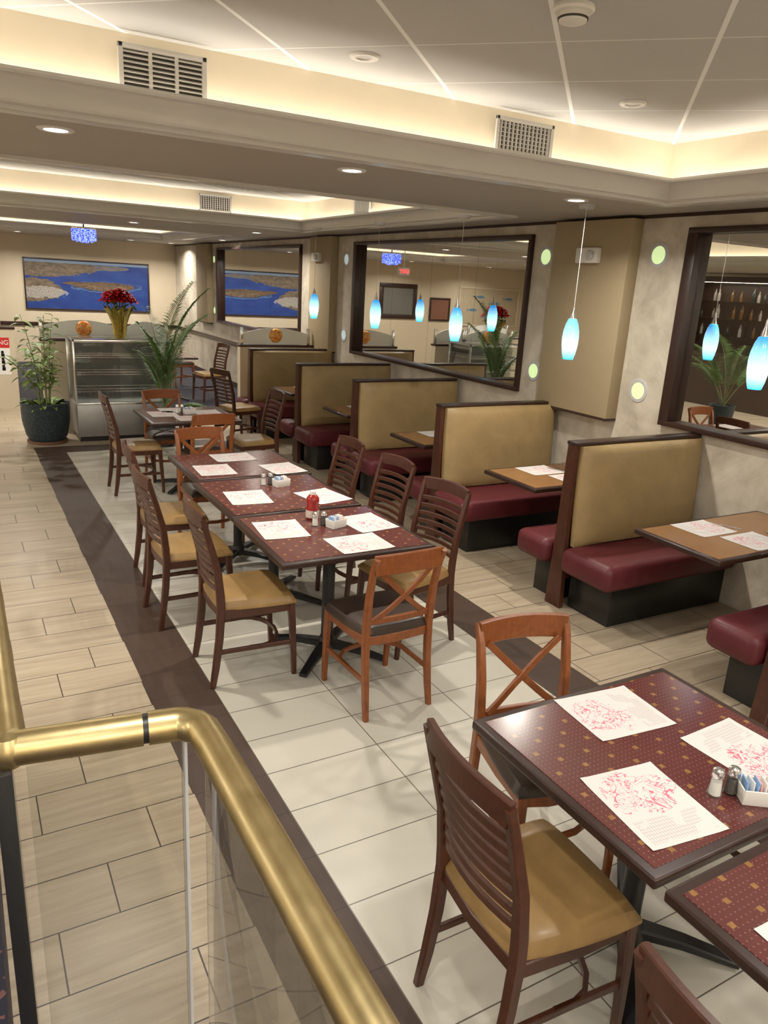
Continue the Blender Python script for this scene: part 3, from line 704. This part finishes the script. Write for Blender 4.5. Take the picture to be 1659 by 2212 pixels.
def palm(x,y,label,fr,potr=.17,poth=.40,potmat='weave',ll=.32):
    e=thing('potted_palm',label,'potted plant',(x,y,0))
    MB().lathe([(potr*.75,0),(potr,poth*.9),(potr*1.05,poth),(potr*.95,poth),(potr*.9,poth-.03)],28).obj('pot',potmat,e)
    MB().lathe([(potr*.9,poth-.035),(potr*.9,poth-.025)],24).obj('soil','soil',e)
    mb=MB(); sm=MB()
    for az,el,L,ar in fr: frond(mb,sm,(random.uniform(-.03,.03),random.uniform(-.03,.03),poth-.03),az,el,L,ar,ll*min(1,L/1.2))
    sm.obj('stems','stem',e); mb.obj('fronds','leaf2',e,recalc=False); return e
d2=math.radians
palm(2.20,9.48,'tall feathery green palm in dark pot beside display case',[(d2(-15),d2(86),1.70,d2(52)),(d2(5),d2(84),1.42,d2(62)),(d2(185),d2(90),1.2,d2(50)),(d2(205),d2(82),.95,d2(60)),(d2(-70),d2(84),1.3,d2(60)),(d2(-80),d2(60),.6,d2(80)),(d2(-20),d2(40),.5,d2(70)),(d2(-50),d2(30),.45,d2(60)),(d2(20),d2(92),1.74,d2(58)),(d2(-5),d2(30),.5,d2(50)),(d2(100),d2(86),1.4,d2(50))],potr=.15)
palm(-1.5,8.1,'large green palm in pot near the bar',[(d2(a),d2(60+(a*7)%25),1.2+.1*((a//40)%4),d2(70)) for a in range(0,360,40)],.2,.5)
e=thing('potted_plant','leafy variegated shrub in dark teal woven planter on saucer','potted plant',(.89,10.02,0))
MB().lathe([(.22,0),(.235,.01),(.235,.03),(.21,.03)],32).obj('saucer','terra',e)
MB().lathe([(.20,.025),(.24,.10),(.275,.28),(.28,.42),(.275,.46),(.285,.49),(.27,.50),(.25,.49),(.25,.43)],36).obj('planter','weave',e)
MB().lathe([(.25,.43),(.25,.445)],28).obj('soil','soil',e)
sm=MB(); lf=MB(); rnd=random.Random(11)
for k in range(10):
    a=2*pi*k/10+rnd.uniform(-.2,.2); hgt=rnd.uniform(.35,.9) if k%4 else rnd.uniform(1.0,1.12); tilt=rnd.uniform(.3,.7)*(1 if k%4 else .3); pts=[]
    if math.cos(a)>.2: tilt*=.4
    for i in range(7):
        q=i/6; pts.append(V((.06*math.cos(a)+math.cos(a)*tilt*hgt*q*q,.06*math.sin(a)+math.sin(a)*tilt*hgt*q*q,.44+hgt*q*(1-.15*q*tilt))))
    sm.sweep(pts,[.018*(1-.7*i/6) for i in range(7)],[.018*(1-.7*i/6) for i in range(7)],up=(.01,.02,1),n=6)
    nl=int(7+hgt*12)
    for j in range(nl):
        q=.35+.65*j/(nl-1); i=min(int(q*6),5); p=pts[i].lerp(pts[i+1],q*6-i); b=a+j*2.4+rnd.uniform(-.3,.3)
        dd=V((math.cos(b),math.sin(b),rnd.uniform(.1,.7)))
        leaf(lf,p,dd,rnd.uniform(.14,.23)*(1.1-.3*q),rnd.uniform(.065,.095),droop=rnd.uniform(.3,.7),seg=4,fold=.12)
for k in range(34):
    b=rnd.uniform(0,2*pi); dd=V((math.cos(b),math.sin(b),rnd.uniform(.3,1.2))); leaf(lf,(math.cos(b)*.12,math.sin(b)*.12,.45),dd,rnd.uniform(.15,.28),.09,droop=.5)
sm.obj('stems','stem',e); lf.obj('foliage','leaf3',e,recalc=False)
e=thing('poinsettia','red poinsettia in crinkled gold foil wrap on display case','flowering plant',(1.83,10.12,1.263))
mb=MB(); n=40; prof=[(.06,0),(.075,.09),(.085,.19),(.115,.28),(.165,.37)]
tb=[]
for i,(r,z) in enumerate(prof):
    tb.append([mb.bm.verts.new(((r*(1+(.12*((k%2)*2-1)))*math.cos(2*pi*k/n)),(r*(1+(.12*((k%2)*2-1)))*math.sin(2*pi*k/n)),z+(.025*((k%4)-1.5) if i==4 else 0))) for k in range(n)])
for i in range(4):
    for k in range(n): mb.bm.faces.new((tb[i][k],tb[i][(k+1)%n],tb[i+1][(k+1)%n],tb[i+1][k]))
mb.bm.faces.new(tb[0][::-1]); mb.obj('foil_wrap','foil',e,ang=10)
MB().lathe([(.055,.01),(.075,.22)],20).obj('pot','terra',e)
sm=MB(); lf=MB(); pt=MB()
for k in range(22):
    a=k*2.4; r=.02+.145*math.sqrt(k/22); h=.575-.9*r*r*5+rnd.uniform(-.02,.02)
    c=V((r*math.cos(a),r*math.sin(a),h)); sm.sweep([(.02*math.cos(a),.02*math.sin(a),.2),c*.6+V((0,0,.14)),c],[.008]*3,[.008]*3,up=(.01,.02,1),n=5)
    for ly,(ln_,zz,nn) in enumerate(((.12,.0,8),(.085,.014,7),(.05,.024,6))):
        for j in range(nn):
            b=2*pi*j/nn+k+ly*.4; leaf(pt,c+V((0,0,zz)),V((math.cos(b),math.sin(b),.25+.25*ly)),ln_,ln_*.65,droop=.45,seg=4)
    if k%3==0:
      for j in range(4):
        b=2*pi*j/4+k; leaf(lf,c-V((0,0,.07)),V((math.cos(b),math.sin(b),-.1)),.10,.05,droop=.3)
sm.obj('stems','stem',e); lf.obj('leaves','leaf',e,recalc=False); pt.obj('petals','petal',e,recalc=False)
# ------------------------------------------------------------------ placemats and tableware
pm=thing('placemat','white paper placemat printed with pink-red line drawing','placemat',(1.84,1.545,.7515),-.09,group='paper placemats')
mb=MB(); n=8
for i in range(n):
    for j in range(n):
        def P(a,b): 
            x=-.155+.31*a/n; y=-.13+.26*b/n; q=max(0,abs(x)/.155-.8)*max(0,abs(y)/.13-.8); return (x,y,.0006+q*.05)
        mb.face([P(i,j),P(i+1,j),P(i+1,j+1),P(i,j+1)])
bmesh.ops.remove_doubles(mb.bm,verts=mb.bm.verts,dist=1e-5)
mb.obj('sheet','paper',pm,recalc=False); index(pm)
H2=pi/2
mats=[(1.583,1.15,-H2-.12),(2.06,1.19,H2+.05),(1.58,.58,-H2),(2.05,.5,H2),
 (1.80,5.52,pi),(1.55,5.17,-H2-.05),(2.04,5.08,H2+.1),(1.54,4.42,-H2-.1),(2.01,4.30,H2+.2),(1.50,3.75,-H2-.1),(2.02,3.70,H2+.1),(1.81,3.39,0.02),
 (1.73,7.5,-H2),(2.18,7.5,H2),(1.95,7.22,0),(1.9,7.7,pi)]
for x,y,r in mats: dup(pm,(x,y,.7515),r)
for y in BT[1:]:
    dup(pm,(3.98,y+.145,.7515),pi); dup(pm,(4.08,y-.145,.7515),0)
fk=thing('fork','small steel fork lying on booth placemat','cutlery',(4.16,2.86,.754),.5,group='booth cutlery')
mb=MB(); mb.sweep([(0,-.09,.002),(0,.02,.003),(0,.04,.003)],[.010,.006,.016],[.003]*3)
for q in (-.006,0,.006): mb.sweep([(q,.04,.003),(q,.085,.004)],.003,.002)
mb.obj('fork_body','chrome',fk); index(fk)
for y in BT[2:]: dup(fk,(4.12,y+.1,.754),.4)
for y in BT[1:]: dup(fk,(4.28,y-.12,.754),2.6)
sa=thing('salt_shaker','glass salt shaker with steel cap','shaker',(1.784,1.10,.751),group='salt shakers')
MB().lathe([(.020,0),(.021,.004),(.018,.03),(.0165,.062)],16).obj('glass_body','glass',sa)
MB().lathe([(.017,.003),(.0155,.03),(.015,.045)],16).obj('salt','salt',sa)
MB().lathe([(.018,.060),(.0185,.072),(.015,.082),(.006,.086)],16).obj('cap','chrome',sa); index(sa)
pe=thing('pepper_shaker','glass pepper shaker with steel cap','shaker',(1.835,1.085,.751),group='pepper shakers')
MB().lathe([(.020,0),(.021,.004),(.018,.03),(.0165,.062)],16).obj('glass_body','glass',pe)
MB().lathe([(.017,.003),(.0155,.03),(.015,.05)],16).obj('pepper','pepper',pe)
MB().lathe([(.018,.060),(.0185,.072),(.015,.082),(.006,.086)],16).obj('cap','chrome',pe); index(pe)
cd=thing('sugar_caddy','white ceramic sugar packet holder','caddy',(1.875,1.03,.751),-.6,group='sugar caddies')
mb=MB(); mb.b2((-.05,-.032,0),(.05,.032,.006),.002)
for sx in (-1,1): mb.box((sx*.0495,0,.026),(.005,.066,.05),.002,rot=(0,sx*.12,0)); mb.box((0,sx*.033,.026),(.102,.005,.05),.002,rot=(-sx*.12,0,0))
mb.obj('bowl','white',cd); index(cd)
pk=[]
for nm,mt in (('blue','pblue'),('pink','ppink'),('white','pwhite')):
    e=thing('sugar_packet','%s paper sweetener packet standing in caddy'%nm,'sugar packet',(0,0,-5),group='sugar packets')
    MB().b2((-.022,-.0022,0),(.022,.0022,.062),.002).obj('packet_body',mt,e); index(e); pk.append(e)
def tableset(x,y,rz,first=False,sc=1):
    if not first:
        dup(sa,(x-.05,y+.05,.751)); dup(pe,(x+.0,y+.045,.751)); dup(cd,(x+.055,y-.01,.751),rz)
    cx,cy=(1.875,1.03) if first else (x+.055,y-.01)
    r=-.6 if first else rz
    for k in range(7):
        q=-.036+.012*k; X=cx+math.cos(r)*q; Y=cy+math.sin(r)*q
        d=dup(pk[(0,2,0,1,2,2,1)[k]],(X,Y,.757),r+pi/2+.15*(k%3-1)); d.rotation_euler=(.08*(k%3-1),0,r+pi/2+.1*(k%2))
tableset(0,0,0,True); tableset(1.76,3.70,.3); tableset(1.79,4.63,.2); tableset(1.93,7.48,.2)
for e in pk:
    for c in CH[e.name]: bpy.data.objects.remove(c)
    bpy.data.objects.remove(e)
kb=thing('ketchup_bottle','dark red squeeze ketchup bottle with cream label','ketchup bottle',(1.75,3.88,.751))
MB().lathe([(.032,0),(.038,.008),(.039,.06),(.033,.082),(.039,.108),(.037,.128),(.026,.142),(.017,.15)],24).obj('bottle_body','ketchup',kb)
MB().lathe([(.0392,.012),(.0402,.02),(.0402,.050),(.0395,.056)],24,cap=False).obj('bottle_label','label',kb)
MB().lathe([(.018,.149),(.018,.168),(.012,.173)],20).obj('cap','pwhite',kb)
# ------------------------------------------------------------------ platform and brass rail
st(MB().b2((XL,YB,0),(.30,.96,.5)),'floor_platform','carpet')
st(MB().b2((XL+3,.96,0),(-.04,3.2,.5)),'floor_platform_side','carpet')
hr=thing('handrail','polished brass tube handrail with clear glass panels','handrail',(.0,1.03,0))
zr=1.45
def tube(pts,mt='brass',nm='rail_tube',r=.025,n=28):
    return MB().sweep(pts,2*r,2*r,n=n).obj(nm,mt,hr,ang=50)
tube([(.01,2.2,zr),(.01,0,zr)]); 
tube([(.012,-.0,zr),(.188,-.025,zr)])
tube([(.196,-.026,zr),(.235,-.032,zr),(.246,-.036,zr),(.262,-.052,zr),(.268,-.066,zr),(.270,-.12,zr),(.272,-1.6,zr)])
MB().lathe([(.0,-.028),(.018,-.023),(.0252,-.010),(.0262,0),(.0252,.010),(.018,.023),(.0,.028)],28,c=(.01,0,zr),cap=False).obj('elbow_joint','brass',hr)
MB().sweep([(.186,-.0245,zr),(.198,-.0262,zr)],.044,.044,n=24).obj('joint_sleeve','iron',hr)
MB().sweep([(.09,-.012,zr),(.092,-.0123,zr)],.0508,.0508,n=28).obj('joint_ring','brass',hr)
MB().b2((.03,-.020,.5),(.245,-.028,zr-.02),.001).obj('glass_panel','glass2',hr)
MB().b2((.266,-1.6,.5),(.276,-.075,zr-.02),.001).obj('glass_panel','glass2',hr)
MB().b2((.005,.04,.5),(.015,2.2,zr-.02),.001).obj('glass_panel','glass2',hr)
MB().b2((-.012,-.03,.5),(.012,.03,zr-.02),.003).obj('post','iron',hr)
MB().b2((.247,-.032,.5),(.252,-.020,zr-.02),.001).obj('glass_edge','grey',hr)
# ------------------------------------------------------------------ bar seen in the mirrors
br=thing('bar_shelving','dark back-bar unit with glass shelves for bottles','shelving',(-4.6,9.9,0))
mb=MB(); mb.b2((-.3,-1.6,0),(.2,1.6,1.1)); mb.b2((-.3,-1.6,1.1),(-.25,1.6,2.6)); mb.b2((-.3,-1.65,0),(.1,-1.6,2.6)); mb.b2((-.3,1.6,0),(.1,1.65,2.6)); mb.b2((-.3,-1.65,2.55),(.1,1.65,2.65))
mb.obj('cabinet','barback',br)
for z in (1.45,1.8,2.15): MB().b2((-.25,-1.6,z),(.05,1.6,z+.012)).obj('glass_shelf','glass2',br)
area('bar_shelf_light',(-4.45,9.9,2.53),.05,3.0,12,(1,.85,.65))
BB=[]
for mt,nm in (('bottle','amber'),('bottleg','clear'),('bottled','dark')):
    e=thing('bottle','%s glass liquor bottle on the bar shelf'%nm,'bottle',(-4.7,8.45,{'bottle':1.463,'bottleg':1.813,'bottled':2.163}[mt]),group='bar bottles')
    MB().lathe([(.036,0),(.038,.01),(.038,.16),(.03,.19),(.014,.22),(.013,.28)],16).obj('bottle_body',mt,e); index(e); BB.append(e)
rb=random.Random(4)
for z in (1.463,1.813,2.163):
    y=8.62
    while y<11.4:
        dup(BB[rb.randrange(3)],(-4.7+rb.uniform(-.04,.06),y,z),sc=rb.uniform(.65,1.02)); y+=rb.uniform(.13,.36)
tvv=thing('television','black flat television beside the bar','television',(-4.2,12.4,1.9))
MB().b2((-.03,-.5,-.3),(.03,.5,.3),.008).obj('bezel','base',tvv); MB().b2((.03,-.48,-.28),(.032,.48,.28)).obj('screen','tv',tvv)
MB().lathe([(.015,.3),(.015,ZS-1.9)],10).obj('ceiling_mount','iron',tvv)
# ------------------------------------------------------------------ camera
f,th,ro,ps=1617.4,d2(16.867),d2(3.303),d2(29.978)
h=V((math.sin(ps),math.cos(ps),0)); r=V((math.cos(ps),-math.sin(ps),0)); z=V((0,0,1))
F=h*math.cos(th)-z*math.sin(th); U0=h*math.sin(th)+z*math.cos(th)
R=r*math.cos(ro)+U0*math.sin(ro); U=-r*math.sin(ro)+U0*math.cos(ro)
cdt=bpy.data.cameras.new('camera'); cam=bpy.data.objects.new('camera',cdt); COL.objects.link(cam)
cdt.sensor_fit='VERTICAL'; cdt.sensor_height=24; cdt.lens=f/2212*24; cdt.clip_start=.02; cdt.clip_end=100
mw=Matrix(((R.x,U.x,-F.x,0),(R.y,U.y,-F.y,0),(R.z,U.z,-F.z,2.1),(0,0,0,1)))
cam.matrix_world=mw; SC.camera=cam
w=bpy.data.worlds.new('world'); SC.world=w; w.use_nodes=True; w.node_tree.nodes['Background'].inputs[0].default_value=(.9,.8,.65,1); w.node_tree.nodes['Background'].inputs[1].default_value=.3
SC.view_settings.view_transform='Standard'; SC.view_settings.look='None'; SC.view_settings.exposure=.33; SC.view_settings.gamma=1.08
